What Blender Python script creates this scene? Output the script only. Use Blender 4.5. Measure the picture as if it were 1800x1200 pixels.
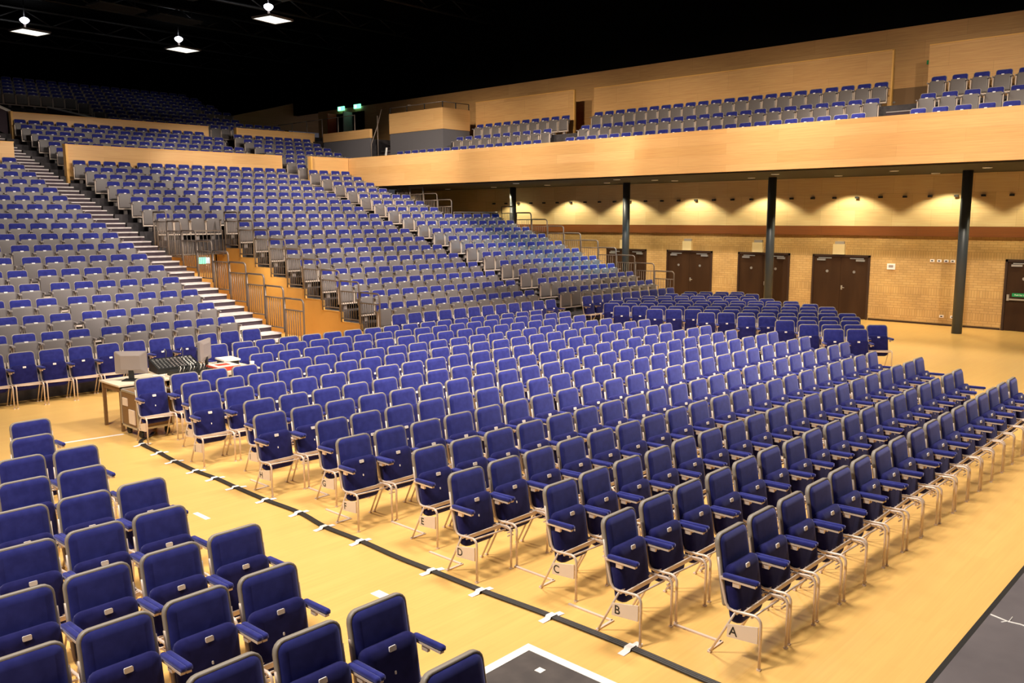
import bpy, bmesh, math, random
import numpy as np
from mathutils import Vector, Matrix

for _o in list(bpy.data.objects):
    bpy.data.objects.remove(_o)
scene = bpy.context.scene
COL = scene.collection
random.seed(7)
PI = math.pi

# ------------------------------------------------------------------ camera
FOCAL, YAW, PITCH, ROLL, EYE = 1511.0855, .8222, .1435, -.0024, 3.3042
fw = Vector((math.sin(YAW) * math.cos(PITCH), math.cos(YAW) * math.cos(PITCH), -math.sin(PITCH)))
rt0 = Vector((math.cos(YAW), -math.sin(YAW), 0))
up0 = rt0.cross(fw)
rt = rt0 * math.cos(ROLL) + up0 * math.sin(ROLL)
up = -rt0 * math.sin(ROLL) + up0 * math.cos(ROLL)
cam = bpy.data.cameras.new('camera')
cam.sensor_width = 36
cam.sensor_fit = 'HORIZONTAL'
cam.lens = FOCAL / 1800 * 36
cam.clip_end = 200
cam_o = bpy.data.objects.new('camera', cam)
M = Matrix((rt, up, -fw)).transposed().to_4x4()
M.translation = Vector((0, 0, EYE))
cam_o.matrix_world = M
COL.objects.link(cam_o)
scene.camera = cam_o

# ------------------------------------------------------------------ world, exposure, house lights
w = bpy.data.worlds.new('world')
scene.world = w
w.use_nodes = True
w.node_tree.nodes['Background'].inputs['Color'].default_value = (.9, .85, 1, 1)
w.node_tree.nodes['Background'].inputs['Strength'].default_value = .055
vs = scene.view_settings
vs.view_transform = 'Standard'
vs.look = 'None'
vs.gamma = 1
vs.use_curve_mapping = False
vs.exposure = 0.0


def spot(loc, target, power, half_deg, blend=.35, radius=.35, color=(1, .89, .76)):
    l = bpy.data.lights.new('house_or_fill_spot', 'SPOT')
    l.energy = power
    l.spot_size = math.radians(half_deg * 2)
    l.spot_blend = blend
    l.shadow_soft_size = radius
    l.color = color
    o = bpy.data.objects.new('house_or_fill_spot', l)
    o.location = loc
    o.rotation_euler = (Vector(target) - Vector(loc)).to_track_quat('-Z', 'Y').to_euler()
    COL.objects.link(o)
    return o


# overhead floods on the flat floor
WARM = (1, .91, .8)
spot((-2.5, 6.5, 11.6), (4.5, 6.5, 0), 7000, 42, .7, .9, WARM)
spot((5, 12.5, 11.8), (5.5, 12.5, 0), 3600, 50, .7, 1.1, WARM)
spot((9, 6.2, 11.8), (9.5, 5.5, 0), 4400, 52, .7, 1.1, WARM)
spot((13, 5.0, 11.8), (12.5, 12, 0), 10500, 33, .6, .9, WARM)
spot((16, 1.5, 11.8), (15, 3.5, 0), 3200, 48, .8, 1.1, WARM)
spot((22.2, 11, 11.6), (21, 8.5, 0), 5000, 50, .7, 1.1, WARM)
# frontal floods on the tiers and parapets
for _x, _p in ((4, 4200), (10, 5200), (15.5, 5200), (21, 5200)):
    spot((_x, 12, 11.8), (_x + .6, 25, 2.4), _p, 27, .1, .4, WARM)
spot((15, 18, 11.9), (20, 29, 4.0), 2600, 26, .3, .4, WARM)
for _x in (7.5, 13, 18.5):  # unseen fill spots, added to brighten the lowest tier seats
    spot((_x, 13.5, 11.8), (_x + .5, 18.6, .5), 1900, 24, .6, .3, WARM)
# row of floods washing the balcony front and the oak behind it
for _y in (3.5, 8.5, 13.5, 18.5, 23.5, 28.5):
    spot((9.5, _y - 5, 11.4), (23, _y, 5.5), 6900, 20, .8, .3, (1, .86, .68))
# cool lamp under the balcony that tints the last seats of the stand
spot((26.0, 15.5, 4.3), (24.4, 21.0, 2.1), 1000, 27, .6, .15, (.25, .65, 1))


# ------------------------------------------------------------------ materials
def mat(name, color, rough=.6, metal=0, sheen=0, sheen_tint=None, emit=None, estr=0, spec=None):
    m = bpy.data.materials.new(name)
    m.use_nodes = True
    b = m.node_tree.nodes['Principled BSDF']
    b.inputs['Base Color'].default_value = (*color, 1)
    b.inputs['Roughness'].default_value = rough
    b.inputs['Metallic'].default_value = metal
    if spec is not None:
        b.inputs['Specular IOR Level'].default_value = spec
    if sheen:
        b.inputs['Sheen Weight'].default_value = sheen
        b.inputs['Sheen Roughness'].default_value = .45
        b.inputs['Sheen Tint'].default_value = (*(sheen_tint or (1, 1, 1)), 1)
    if emit:
        b.inputs['Emission Color'].default_value = (*emit, 1)
        b.inputs['Emission Strength'].default_value = estr
    return m


def N(m, t, **kw):
    n = m.node_tree.nodes.new(t)
    for k, v in kw.items():
        setattr(n, k, v)
    return n


def vary(m, c1, c2, scale=8, detail=4, stretch=(1, 1, 1), bump=0):
    """noise variation between two colours of the stuff itself"""
    nt = m.node_tree
    b = nt.nodes['Principled BSDF']
    g = N(m, 'ShaderNodeNewGeometry')
    mp = N(m, 'ShaderNodeMapping')
    mp.inputs['Scale'].default_value = stretch
    nt.links.new(g.outputs['Position'], mp.inputs['Vector'])
    n = N(m, 'ShaderNodeTexNoise')
    n.inputs['Scale'].default_value = scale
    n.inputs['Detail'].default_value = detail
    nt.links.new(mp.outputs[0], n.inputs['Vector'])
    r = N(m, 'ShaderNodeValToRGB')
    r.color_ramp.elements[0].position = .35
    r.color_ramp.elements[1].position = .65
    r.color_ramp.elements[0].color = (*c1, 1)
    r.color_ramp.elements[1].color = (*c2, 1)
    nt.links.new(n.outputs['Fac'], r.inputs['Fac'])
    nt.links.new(r.outputs[0], b.inputs['Base Color'])
    if bump:
        bp = N(m, 'ShaderNodeBump')
        bp.inputs['Strength'].default_value = bump
        nt.links.new(n.outputs['Fac'], bp.inputs['Height'])
        nt.links.new(bp.outputs[0], b.inputs['Normal'])
    return m


def plane_coords(m, axes):
    g = N(m, 'ShaderNodeNewGeometry')
    s = N(m, 'ShaderNodeSeparateXYZ')
    c = N(m, 'ShaderNodeCombineXYZ')
    m.node_tree.links.new(g.outputs['Position'], s.inputs[0])
    m.node_tree.links.new(s.outputs[axes[0]], c.inputs[0])
    m.node_tree.links.new(s.outputs[axes[1]], c.inputs[1])
    return c.outputs[0], s


def boards(name, axes, c1, c2, dark, bw=2.4, rh=.32, rough=.45, mortar=.004, grain=.5):
    m = mat(name, c1, rough)
    nt = m.node_tree
    b = nt.nodes['Principled BSDF']
    v, _ = plane_coords(m, axes)
    br = N(m, 'ShaderNodeTexBrick')
    br.inputs['Color1'].default_value = (*c1, 1)
    br.inputs['Color2'].default_value = (*c2, 1)
    br.inputs['Mortar'].default_value = (*dark, 1)
    br.inputs['Scale'].default_value = 1
    br.inputs['Brick Width'].default_value = bw
    br.inputs['Row Height'].default_value = rh
    br.inputs['Mortar Size'].default_value = mortar
    br.inputs['Mortar Smooth'].default_value = .3
    nt.links.new(v, br.inputs['Vector'])
    mp = N(m, 'ShaderNodeMapping')
    mp.inputs['Scale'].default_value = (.6, 14, 1)
    nt.links.new(v, mp.inputs['Vector'])
    n = N(m, 'ShaderNodeTexNoise')
    n.inputs['Scale'].default_value = 2.2
    n.inputs['Detail'].default_value = 5
    nt.links.new(mp.outputs[0], n.inputs['Vector'])
    mx = N(m, 'ShaderNodeMix', data_type='RGBA', blend_type='OVERLAY')
    mx.inputs['Factor'].default_value = grain
    nt.links.new(br.outputs['Color'], mx.inputs['A'])
    nt.links.new(n.outputs['Fac'], mx.inputs['B'])
    nt.links.new(mx.outputs['Result'], b.inputs['Base Color'])
    return m


def brickwork(name):
    m = mat(name, (.5, .3, .1), .75)
    nt = m.node_tree
    b = nt.nodes['Principled BSDF']
    v, s = plane_coords(m, ('Y', 'Z'))

    def br(wd, ht, off):
        t = N(m, 'ShaderNodeTexBrick')
        t.inputs['Color1'].default_value = (.56, .35, .135, 1)
        t.inputs['Color2'].default_value = (.5, .3, .105, 1)
        t.inputs['Mortar'].default_value = (.37, .22, .08, 1)
        t.inputs['Scale'].default_value = 1
        t.inputs['Brick Width'].default_value = wd
        t.inputs['Row Height'].default_value = ht
        t.inputs['Mortar Size'].default_value = .007
        t.offset = off
        nt.links.new(v, t.inputs['Vector'])
        return t
    a, c = br(.225, .075, .5), br(.075, .225, 0)
    fac = None
    for z0 in (.225, .9, 2.025):
        g = N(m, 'ShaderNodeMath', operation='GREATER_THAN')
        l = N(m, 'ShaderNodeMath', operation='LESS_THAN')
        g.inputs[1].default_value = z0
        l.inputs[1].default_value = z0 + .225
        x = N(m, 'ShaderNodeMath', operation='MULTIPLY')
        nt.links.new(s.outputs['Z'], g.inputs[0])
        nt.links.new(s.outputs['Z'], l.inputs[0])
        nt.links.new(g.outputs[0], x.inputs[0])
        nt.links.new(l.outputs[0], x.inputs[1])
        if fac is None:
            fac = x.outputs[0]
        else:
            ad = N(m, 'ShaderNodeMath', operation='ADD')
            nt.links.new(fac, ad.inputs[0])
            nt.links.new(x.outputs[0], ad.inputs[1])
            fac = ad.outputs[0]
    mx = N(m, 'ShaderNodeMix', data_type='RGBA')
    nt.links.new(fac, mx.inputs['Factor'])
    nt.links.new(a.outputs['Color'], mx.inputs['A'])
    nt.links.new(c.outputs['Color'], mx.inputs['B'])
    n = N(m, 'ShaderNodeTexNoise')
    n.inputs['Scale'].default_value = 1.3
    n.inputs['Detail'].default_value = 6
    nt.links.new(v, n.inputs['Vector'])
    ov = N(m, 'ShaderNodeMix', data_type='RGBA', blend_type='OVERLAY')
    ov.inputs['Factor'].default_value = .4
    nt.links.new(mx.outputs['Result'], ov.inputs['A'])
    nt.links.new(n.outputs['Fac'], ov.inputs['B'])
    nt.links.new(ov.outputs['Result'], b.inputs['Base Color'])
    return m


MT = {}
MT['blue'] = vary(mat('blue_velour', (.03, .035, .22), .8, sheen=.6, sheen_tint=(.5, .52, 1), spec=.15), (.016, .019, .155), (.024, .029, .2), 14, 3)
MT['navy'] = vary(mat('navy_seat_cloth', (.02, .02, .13), .85, sheen=.3, sheen_tint=(.5, .52, 1), spec=.12), (.009, .009, .075), (.014, .014, .1), 14, 3)
MT['trim'] = mat('grey_plastic_trim', (.27, .235, .2), .5)
MT['frame'] = mat('pale_painted_steel', (.74, .6, .5), .38, .15)
MT['tag'] = mat('white_plastic', (.85, .8, .8), .45)
MT['plate'] = mat('cream_card', (.82, .68, .55), .6)
MT['ink'] = mat('black_ink', (.02, .018, .015), .6)
MT['greyseat'] = mat('grey_seat_shell', (.155, .132, .127), .55)
MT['rubber'] = mat('dark_rubber', (.03, .027, .025), .7)
MT['tier'] = vary(mat('tier_carpet', (.05, .042, .045), .9), (.04, .034, .036), (.065, .055, .058), 6)
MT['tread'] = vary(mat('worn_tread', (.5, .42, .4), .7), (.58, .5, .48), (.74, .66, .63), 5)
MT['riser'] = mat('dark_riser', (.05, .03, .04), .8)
MT['rail'] = mat('grey_painted_rail', (.22, .17, .14), .45, .3)
MT['orange'] = vary(mat('varnished_ply', (.8, .42, .1), .5), (.76, .4, .1), (.84, .46, .12), 1.2)
MT['ceil'] = mat('black_ceiling', (.004, .004, .004), .95, spec=0)
MT['baffle'] = mat('dark_baffle', (.05, .05, .045), .9)
MT['column'] = mat('slate_painted_steel', (.045, .055, .065), .4)
MT['door'] = vary(mat('dark_wood_door', (.04, .018, .008), .6, spec=.15), (.036, .016, .007), (.05, .023, .01), 3, 5, (1, 1, .2))
MT['doorframe'] = mat('brown_door_frame', (.035, .014, .006), .5)
MT['steel'] = mat('brushed_steel', (.6, .58, .55), .35, .8)
MT['white'] = mat('white_board', (.8, .76, .7), .55)
MT['cream'] = mat('cream_cover', (.8, .64, .36), .6)
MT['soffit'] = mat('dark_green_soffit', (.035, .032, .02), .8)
MT['darkgrey'] = mat('charcoal_panel', (.13, .12, .13), .7)
MT['black'] = mat('black_case', (.012, .012, .012), .5)
MT['brown'] = mat('brown_laminate', (.22, .12, .05), .5)
MT['desktop'] = mat('pale_desk_top', (.78, .65, .48), .5)
MT['red'] = mat('red_box', (.65, .06, .03), .5)
MT['greyplastic'] = mat('grey_plastic', (.33, .28, .26), .45)
MT['green'] = mat('green_label', (.01, .3, .09), .5)
MT['stage'] = vary(mat('grey_stage_deck', (.12, .1, .105), .7), (.11, .092, .098), (.16, .135, .14), 2.5, 6)
MT['mat'] = vary(mat('dark_mat', (.07, .055, .05), .8), (.06, .048, .045), (.085, .068, .062), 5)
MT['tape'] = mat('white_tape', (.88, .84, .8), .5)
MT['cable'] = mat('black_cable', (.03, .024, .02), .5)
MT['lamp'] = mat('lit_lamp', (1, 1, 1), .5, emit=(.85, .85, 1), estr=5)
MT['tray_glow'] = mat('tray_reflected_glow', (.9, .9, .9), .5, emit=(1, 1, .86), estr=1.6)  # emission stands in for bulb light reflected by the trays
MT['downlight'] = mat('lit_downlight', (.9, .9, .9), .5, emit=(1, .9, .7), estr=2.4)
MT['exit'] = mat('lit_exit_sign', (.1, .7, .4), .5, emit=(.25, 1, .6), estr=1.6)
MT['exitwhite'] = mat('lit_exit_symbol', (.9, .9, .9), .5, emit=(.9, 1, .95), estr=1.6)
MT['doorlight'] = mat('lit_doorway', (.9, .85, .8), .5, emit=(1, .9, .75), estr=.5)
MT['woodY'] = boards('oak_panel', ('Y', 'Z'), (.77, .45, .185), (.68, .375, .14), (.5, .27, .1), 3.2, .3, .42, .002, .25)
MT['woodX'] = boards('oak_panel_end', ('X', 'Z'), (.74, .42, .16), (.68, .37, .13), (.48, .26, .09), 3.2, .3, .42, .002, .25)
MT['woodD'] = boards('oak_veneer_wall', ('Y', 'Z'), (.66, .365, .14), (.6, .32, .115), (.42, .22, .08), 2.4, .55, .5, .003, .35)
MT['band'] = boards('dark_wood_band', ('Y', 'Z'), (.24, .075, .016), (.2, .06, .012), (.1, .03, .01), 3, .3, .5, .003, .3)
MT['brick'] = brickwork('tan_brick')


def floor_material():
    m = boards('sports_floor', ('X', 'Y'), (.81, .49, .15), (.785, .465, .14), (.7, .41, .12), 1.8, .12, .3, .001, .12)
    return m


MT['floor'] = floor_material()


# ------------------------------------------------------------------ mesh builder
class MB:
    def __init__(self):
        self.v, self.f, self.m, self.s = [], [], [], []

    def add(self, vs_, fs, mi=0, smooth=False):
        o = len(self.v)
        self.v += [tuple(p) for p in vs_]
        for f in fs:
            self.f.append(tuple(i + o for i in f))
            self.m.append(mi)
            self.s.append(smooth)
        return self

    def box(self, x0, x1, y0, y1, z0, z1, mi=0):
        vs_ = [(x, y, z) for z in (z0, z1) for y in (y0, y1) for x in (x0, x1)]
        return self.add(vs_, [(0, 2, 3, 1), (4, 5, 7, 6), (0, 1, 5, 4), (2, 6, 7, 3), (0, 4, 6, 2), (1, 3, 7, 5)], mi)

    def prism(self, pts, a, b, mi=0, cap=True):
        """polygon pts lofted from offset a to offset b (3-vectors)"""
        n = len(pts)
        A = [Vector(p) + Vector(a) for p in pts]
        B = [Vector(p) + Vector(b) for p in pts]
        fs = [(i, (i + 1) % n, (i + 1) % n + n, i + n) for i in range(n)]
        if cap:
            fs += [tuple(range(n - 1, -1, -1)), tuple(range(n, 2 * n))]
        return self.add(A + B, fs, mi)

    def hexa(self, lo, hi, mi=0):
        """8 corner box: lo = 4 bottom points ccw, hi = 4 top points"""
        return self.add(list(lo) + list(hi), [(3, 2, 1, 0), (4, 5, 6, 7), (0, 1, 5, 4), (1, 2, 6, 5), (2, 3, 7, 6), (3, 0, 4, 7)], mi)

    def tube(self, path, r, n=8, mi=0, closed=False):
        P = [Vector(p) for p in path]
        rings = []
        prev = None
        for i, p in enumerate(P):
            if closed:
                d = P[(i + 1) % len(P)] - P[i - 1]
            else:
                d = P[min(i + 1, len(P) - 1)] - P[max(i - 1, 0)]
            d.normalize()
            if prev is None:
                a = Vector((0, 0, 1)) if abs(d.z) < .9 else Vector((1, 0, 0))
                u = d.cross(a).normalized()
            else:
                u = (prev - d * prev.dot(d)).normalized()
            prev = u
            v = d.cross(u)
            rings.append([p + (u * math.cos(2 * PI * k / n) + v * math.sin(2 * PI * k / n)) * r for k in range(n)])
        vs_ = [q for R in rings for q in R]
        L = len(P)
        fs = []
        for i in range(L if closed else L - 1):
            j = (i + 1) % L
            for k in range(n):
                fs.append((i * n + k, i * n + (k + 1) % n, j * n + (k + 1) % n, j * n + k))
        o = len(self.v)
        self.add(vs_, fs, mi, True)
        if not closed:
            self.add([], [], mi)
            self.f += [tuple(o + k for k in range(n - 1, -1, -1)), tuple(o + (L - 1) * n + k for k in range(n))]
            self.m += [mi, mi]
            self.s += [False, False]
        return self

    def pad(self, layers, fmap, mi=0, smooth=True):
        """layers = list of (outline, w); all outlines with the same number of points"""
        n = len(layers[0][0])
        vs_ = [fmap(u, v, w_) for out, w_ in layers for u, v in out]
        fs = []
        for i in range(len(layers) - 1):
            for k in range(n):
                fs.append((i * n + k, i * n + (k + 1) % n, (i + 1) * n + (k + 1) % n, (i + 1) * n + k))
        o = len(self.v)
        self.add(vs_, fs, mi, smooth)
        L = len(layers)
        self.f += [tuple(o + k for k in range(n - 1, -1, -1)), tuple(o + (L - 1) * n + k for k in range(n))]
        self.m += [mi, mi]
        self.s += [smooth, smooth]
        return self

    def cyl(self, c, r, axis, length, n=16, mi=0):
        c = Vector(c)
        a = Vector(axis).normalized()
        return self.tube([c - a * length / 2, c + a * length / 2], r, n, mi)

    def mesh(self, name, mats):
        me = bpy.data.meshes.new(name)
        me.from_pydata(self.v, [], self.f)
        for m in (mats if isinstance(mats, (list, tuple)) else [mats]):
            me.materials.append(m)
        me.polygons.foreach_set('material_index', self.m)
        me.polygons.foreach_set('use_smooth', self.s)
        bm = bmesh.new()
        bm.from_mesh(me)
        bmesh.ops.recalc_face_normals(bm, faces=bm.faces)
        bm.to_mesh(me)
        bm.free()
        return me

    def build(self, name, mats, parent=None, loc=None):
        return place(name, self.mesh(name, mats), parent, loc)


def place(name, me, parent=None, loc=None, rz=0):
    o = bpy.data.objects.new(name, me)
    COL.objects.link(o)
    if parent is not None:
        o.parent = parent
    if loc is not None:
        o.location = loc
    if rz:
        o.rotation_euler = (0, 0, rz)
    return o


def tag(o, label=None, cat=None, group=None, kind=None):
    if label:
        o['label'] = label
    if cat:
        o['category'] = cat
    if group:
        o['group'] = group
    if kind:
        o['kind'] = kind
    return o


def thing(name, label, cat, loc=(0, 0, 0), rz=0, group=None):
    return tag(place(name, None, None, loc, rz), label, cat, group)


def struct(name, mb, m):
    return tag(mb.build(name, m), kind='structure')


def rrect(u0, u1, v0, v1, rtop, rbot, seg=5):
    pts = []
    for cx, cy, r, a0 in ((u1 - rbot, v0 + rbot, rbot, -90), (u1 - rtop, v1 - rtop, rtop, 0), (u0 + rtop, v1 - rtop, rtop, 90), (u0 + rbot, v0 + rbot, rbot, 180)):
        for k in range(seg + 1):
            a = math.radians(a0 + 90 * k / seg)
            pts.append((cx + r * math.cos(a), cy + r * math.sin(a)))
    return pts


def inset(u0, u1, v0, v1, rtop, rbot, d, seg=5):
    return rrect(u0 + d, u1 - d, v0 + d, v1 - d, max(rtop - d, .004), max(rbot - d, .004), seg)


ORD = ['', 'first', 'second', 'third', 'fourth', 'fifth', 'sixth', 'seventh', 'eighth', 'ninth', 'tenth', 'eleventh', 'twelfth', 'thirteenth',
       'fourteenth', 'fifteenth', 'sixteenth', 'seventeenth', 'eighteenth', 'nineteenth', 'twentieth', 'twenty-first', 'twenty-second',
       'twenty-third', 'twenty-fourth', 'twenty-fifth']


def text_mesh(s, size, mapping, m, name='letter'):
    cu = bpy.data.curves.new('t', 'FONT')
    cu.body = s
    cu.size = size
    cu.align_x = 'CENTER'
    cu.align_y = 'CENTER'
    cu.offset = size * .012
    o = bpy.data.objects.new('t', cu)
    COL.objects.link(o)
    dg = bpy.context.evaluated_depsgraph_get()
    me0 = o.evaluated_get(dg).to_mesh()
    vs_ = [mapping(v.co.x, v.co.y) for v in me0.vertices]
    fs = [tuple(p.vertices) for p in me0.polygons]
    o.evaluated_get(dg).to_mesh_clear()
    bpy.data.objects.remove(o)
    bpy.data.curves.remove(cu)
    me = bpy.data.meshes.new(name)
    me.from_pydata(vs_, [], fs)
    me.materials.append(m)
    return me


# ------------------------------------------------------------------ hall numbers
XT0 = 14.145          # where the tier skew is nil
SK = -.0452
TB, TD, TH = 17.4927, .8372, .2594
PZ = .31              # first tier level


def tagY(n, x):
    return TB + TD * n + SK * (x - XT0)


def nose(n, x):
    return tagY(n, x) - .42


def tz(n):
    return PZ + TH * n


XWALL, XUP, XFAS = 28.0, 29.5, 22.93
SOF = 4.56

# ------------------------------------------------------------------ setting
struct('floor', MB().box(-7, XWALL + .3, -4, 33, -.3, 0), MT['floor'])
mb = MB()
doors = [(10.36, 12.26), (13.06, 15.0), (16.03, 17.97), (18.9, 20.8), (4.63, 6.5)]
ds = sorted(doors)
y = -4
for a, b in ds + [(34, 34)]:
    mb.box(XWALL, XWALL + .3, y, a, 0, 2.7)
    if a < 34:
        mb.box(XWALL, XWALL + .3, a, b, 2.07, 2.7)
    y = b
struct('wall_brick', mb, MT['brick'])
struct('trim_1', MB().box(XWALL - .05, XWALL + .3, -4, 34, 2.7, 3.0), MT['band'])
struct('wall_panelled', MB().box(XWALL, XWALL + .3, -4, 34, 3.0, SOF + .1), boards('oak_under_balcony', ('Y', 'Z'), (.78, .58, .3), (.7, .5, .24), (.5, .34, .15), 1.15, .5, .5, .003, .3))
struct('baseboard_brick', MB().box(XWALL - .012, XWALL, 6.52, 10.34, 0, .06).box(XWALL - .012, XWALL, 12.28, 13.04, 0, .06).box(XWALL - .012, XWALL, 15.02, 16.01, 0, .06).box(XWALL - .012, XWALL, -4, 4.6, 0, .06), MT['doorframe'])

# ceiling, far walls
struct('ceiling', MB().box(-12, 34, -6, 53, 12.6, 12.9), MT['ceil'])
struct('wall_back', MB().box(-12, 34, 52.5, 53, 0, 12.6), MT['ceil'])
struct('wall_upper', MB().box(XUP, XUP + .3, -4, 42.5, 5.0, 9.27).box(XUP, XUP + .3, -4, 53, 9.27, 12.6, 1), [MT['woodD'], MT['ceil']])
struct('wall_far', MB().add([(24.6, 45, 8.4), (32.5, 45, 8.4), (32.5, 45, 9.7), (30.3, 45, 10.2), (28.1, 45, 9.6), (24.6, 45, 8.7),
                             (24.6, 45.2, 8.4), (32.5, 45.2, 8.4), (32.5, 45.2, 9.7), (30.3, 45.2, 10.2), (28.1, 45.2, 9.6), (24.6, 45.2, 8.7)],
                            [(0, 1, 2, 3, 4, 5), (11, 10, 9, 8, 7, 6)] + [(i, (i + 1) % 6, (i + 1) % 6 + 6, i + 6) for i in range(6)]), MT['woodX'])

# balcony: soffit slab, stepped floor, front
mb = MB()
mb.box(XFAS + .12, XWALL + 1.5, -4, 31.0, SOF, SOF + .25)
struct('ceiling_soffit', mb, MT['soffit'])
BX = [25.25, 26.34, 27.39]
BZ = [5.42, 5.94, 6.53]
mb = MB()
mb.box(XFAS + .12, 25.62, -4, 31.0, SOF + .25, 5.42)
mb.box(25.62, 26.7, -4, 31.0, SOF + .25, 5.94)
mb.box(26.7, XUP, -4, 42, SOF + .25, 6.53)
struct('floor_balcony', mb, MT['tier'])
struct('wall_balcony_front', MB().box(XFAS, XFAS + .12, -4, 30.98, 4.6, 5.83), MT['woodY'])

# columns
for yy, xx in ((7.24, 26.4), (13.05, 26.45), (19.0, 26.75), (25.1, 27.1)):
    c = MB().tube([(xx, yy, 0), (xx, yy, SOF + .02)], .135, 24)
    lab = {7.24: 'slate grey round column on open floor between wall sockets and exit door',
           13.05: 'slate grey round column standing before the second double door from the sockets',
           19.0: 'slate grey round column rising beside the stand rail by the doors',
           25.1: 'slate grey round column deepest under the balcony behind the high tiers'}[yy]
    tag(c.build('support_column', MT['column']), lab, 'column', 'columns under the balcony')

# doors
dl = ['dark double door nearest the wall sockets', 'dark double door behind the second column', 'dark double door nearest the stand railings',
      'dark double door partly hidden by the stand railings', 'dark exit door with green push bar label']
for k, (a, b) in enumerate(doors):
    t = tag(place('door_%d' % (k + 1), None, None, (XWALL, (a + b) / 2, 0)), dl[k], 'door', kind='structure')
    hw = (b - a) / 2
    MB().box(-.04, .12, -hw, -hw + .06, 0, 2.07).box(-.04, .12, hw - .06, hw, 0, 2.07).box(-.04, .12, -hw, hw, 2.0, 2.07).build('door_frame', MT['doorframe'], t)
    MB().box(.125, .135, -hw, hw, 0, 2.07).build('backing', MT['ceil'], t)
    for sgn in (-1, 1):
        y0, y1 = (.004, hw - .064) if sgn > 0 else (-hw + .064, -.004)
        lf = MB().box(.0, .045, y0, y1, .012, 1.995).build('door_leaf', MT['door'], t)
        yc = (y0 + y1) / 2
        MB().cyl((-.004, yc, 1.52), .045, (1, 0, 0), .01, 20).build('sign_disc', MT['steel'], lf)
        s2 = sgn
        MB().box(-.05, 0, yc + s2 * .06, yc + s2 * .34, 1.865, 1.925).box(-.035, -.02, yc - s2 * .14, yc + s2 * .3, 1.94, 1.97).build('door_closer', MT['steel'], lf)
        if k < 4 and sgn < 0:
            MB().tube([(0, -.06, 1.0), (-.05, -.06, 1.0), (-.05, -.17, 1.0)], .012, 8).box(-.008, 0, -.085, -.035, .93, 1.07).build('handle', MT['steel'], lf)
        if k == 4:
            MB().box(-.09, -.05, y0 + .05, y1 - .05, .9, .945).box(-.08, 0, y1 - .1, y1 - .04, .88, 1.06).box(-.08, 0, y0 + .04, y0 + .1, .88, 1.06).build('push_bar', MT['steel'], lf)
            MB().box(-.012, 0, y0 + .14, y1 - .16, 1.0, 1.1).build('push_label', MT['green'], lf)
            me = text_mesh('Push bar to open', .06, lambda u, v, yc=yc: (-.014, yc - u, 1.05 + v), MT['white'], 'lettering')
            place('lettering', me, lf)
    if k < 4:
        bx = thing('sensor_box', 'cream cover box above ' + dl[k], 'box', (XWALL, (a + b) / 2 + (.05 if k != 1 else .2), 2.08), 0, 'cream boxes above the double doors')
        MB().box(-.12, 0, -.19, .19, 0, .33).build('cover', MT['cream'], bx)
        MB().box(-.07, 0, -.15, .15, .33, .42).build('bracket', MT['greyplastic'], bx)

# small fittings on the brick wall
t = thing('wall_thermostat', 'small white control box alone on brick between door and sockets', 'control box', (XWALL, 9.7, 1.74))
MB().box(-.05, 0, -.12, .12, -.09, .09).build('body', MT['tag'], t)
MB().box(-.055, -.05, -.07, .07, -.03, .05).build('display', MT['greyplastic'], t)
for k, (yy, zz, lb) in enumerate([(8.5, 1.96, 'in upper strip, farthest from column'), (8.3, 1.96, 'in upper strip, second from its far end'), (8.1, 1.96, 'in upper strip, second from column'), (7.92, 1.96, 'in upper strip, nearest column'), (8.13, .28, 'low on wall, farther from column'), (7.82, .28, 'low on wall, nearer column')]):
    s = thing('wall_socket', 'white socket on brick ' + lb, 'socket', (XWALL, yy, zz), 0, 'wall sockets beside the column')
    MB().box(-.03, 0, -.06, .06, -.035, .045).build('plate', MT['tag'], s)
    MB().box(-.034, -.03, -.03, .03, -.015, .02).build('outlet', MT['black'], s)

# boxes on the panelled wall, soffit downlights and the light they throw on the wall
k = 0
for i in range(31):
    yy = 5.0 + i * .735
    t = tag(MB().box(-.09, 0, -.055, .055, -.03, .03).build('wall_anchor', MT['black'], None, (XWALL, yy, 3.9)),
            'small dark box on pale panelling, %s along from the exit door' % (ORD[i + 1] if i < 25 else '%dth' % (i + 1)), 'bracket', 'dark boxes along the panelled wall')
for i in range(8):
    yy = 5.2 + i * 2.9
    lf = bpy.data.lights.new('wall_wash', 'SPOT')
    lf.energy = 215
    lf.spot_size = math.radians(121)
    lf.spot_blend = .3
    lf.shadow_soft_size = .04
    lf.color = (1, .9, .6)
    o = bpy.data.objects.new('wall_wash', lf)
    o.location = (27.13, yy, SOF - .08)
    o.rotation_euler = (0, 0, 0)
    COL.objects.link(o)
SL = [(26.6, 28.6), (26.38, 25.53), (24.01, 22.08), (26.12, 22.35), (26.06, 19.4), (24.02, 17.47), (25.32, 16.82), (26.21, 16.58), (26.19, 13.66), (24.35, 11.94), (26.75, 11.02), (27.3, 8.36), (25.07, 6.42), (24.99, 8.74)]
for i, (xx, yy) in enumerate(SL):
    t = thing('soffit_downlight', 'recessed downlight under the balcony, %s from the exit door' % ORD[14 - i], 'downlight', (xx, yy, SOF), 0, 'downlights under the balcony')
    MB().tube([(.11 * math.cos(a), .11 * math.sin(a), -.01) for a in np.linspace(0, 2 * PI, 16, endpoint=False)], .014, 6, closed=True).build('ring', MT['white'], t)
    MB().cyl((0, 0, -.006), .1, (0, 0, 1), .01, 16).build('lens', MT['downlight'], t)
    if i % 3 == 1:
        lp = bpy.data.lights.new('downlight_beam', 'SPOT')
        lp.energy = 150
        lp.spot_size = math.radians(110)
        lp.spot_blend = .6
        lp.color = (1, .85, .6)
        o = bpy.data.objects.new('downlight_beam', lp)
        o.location = (xx, yy, SOF - .06)
        COL.objects.link(o)


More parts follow.
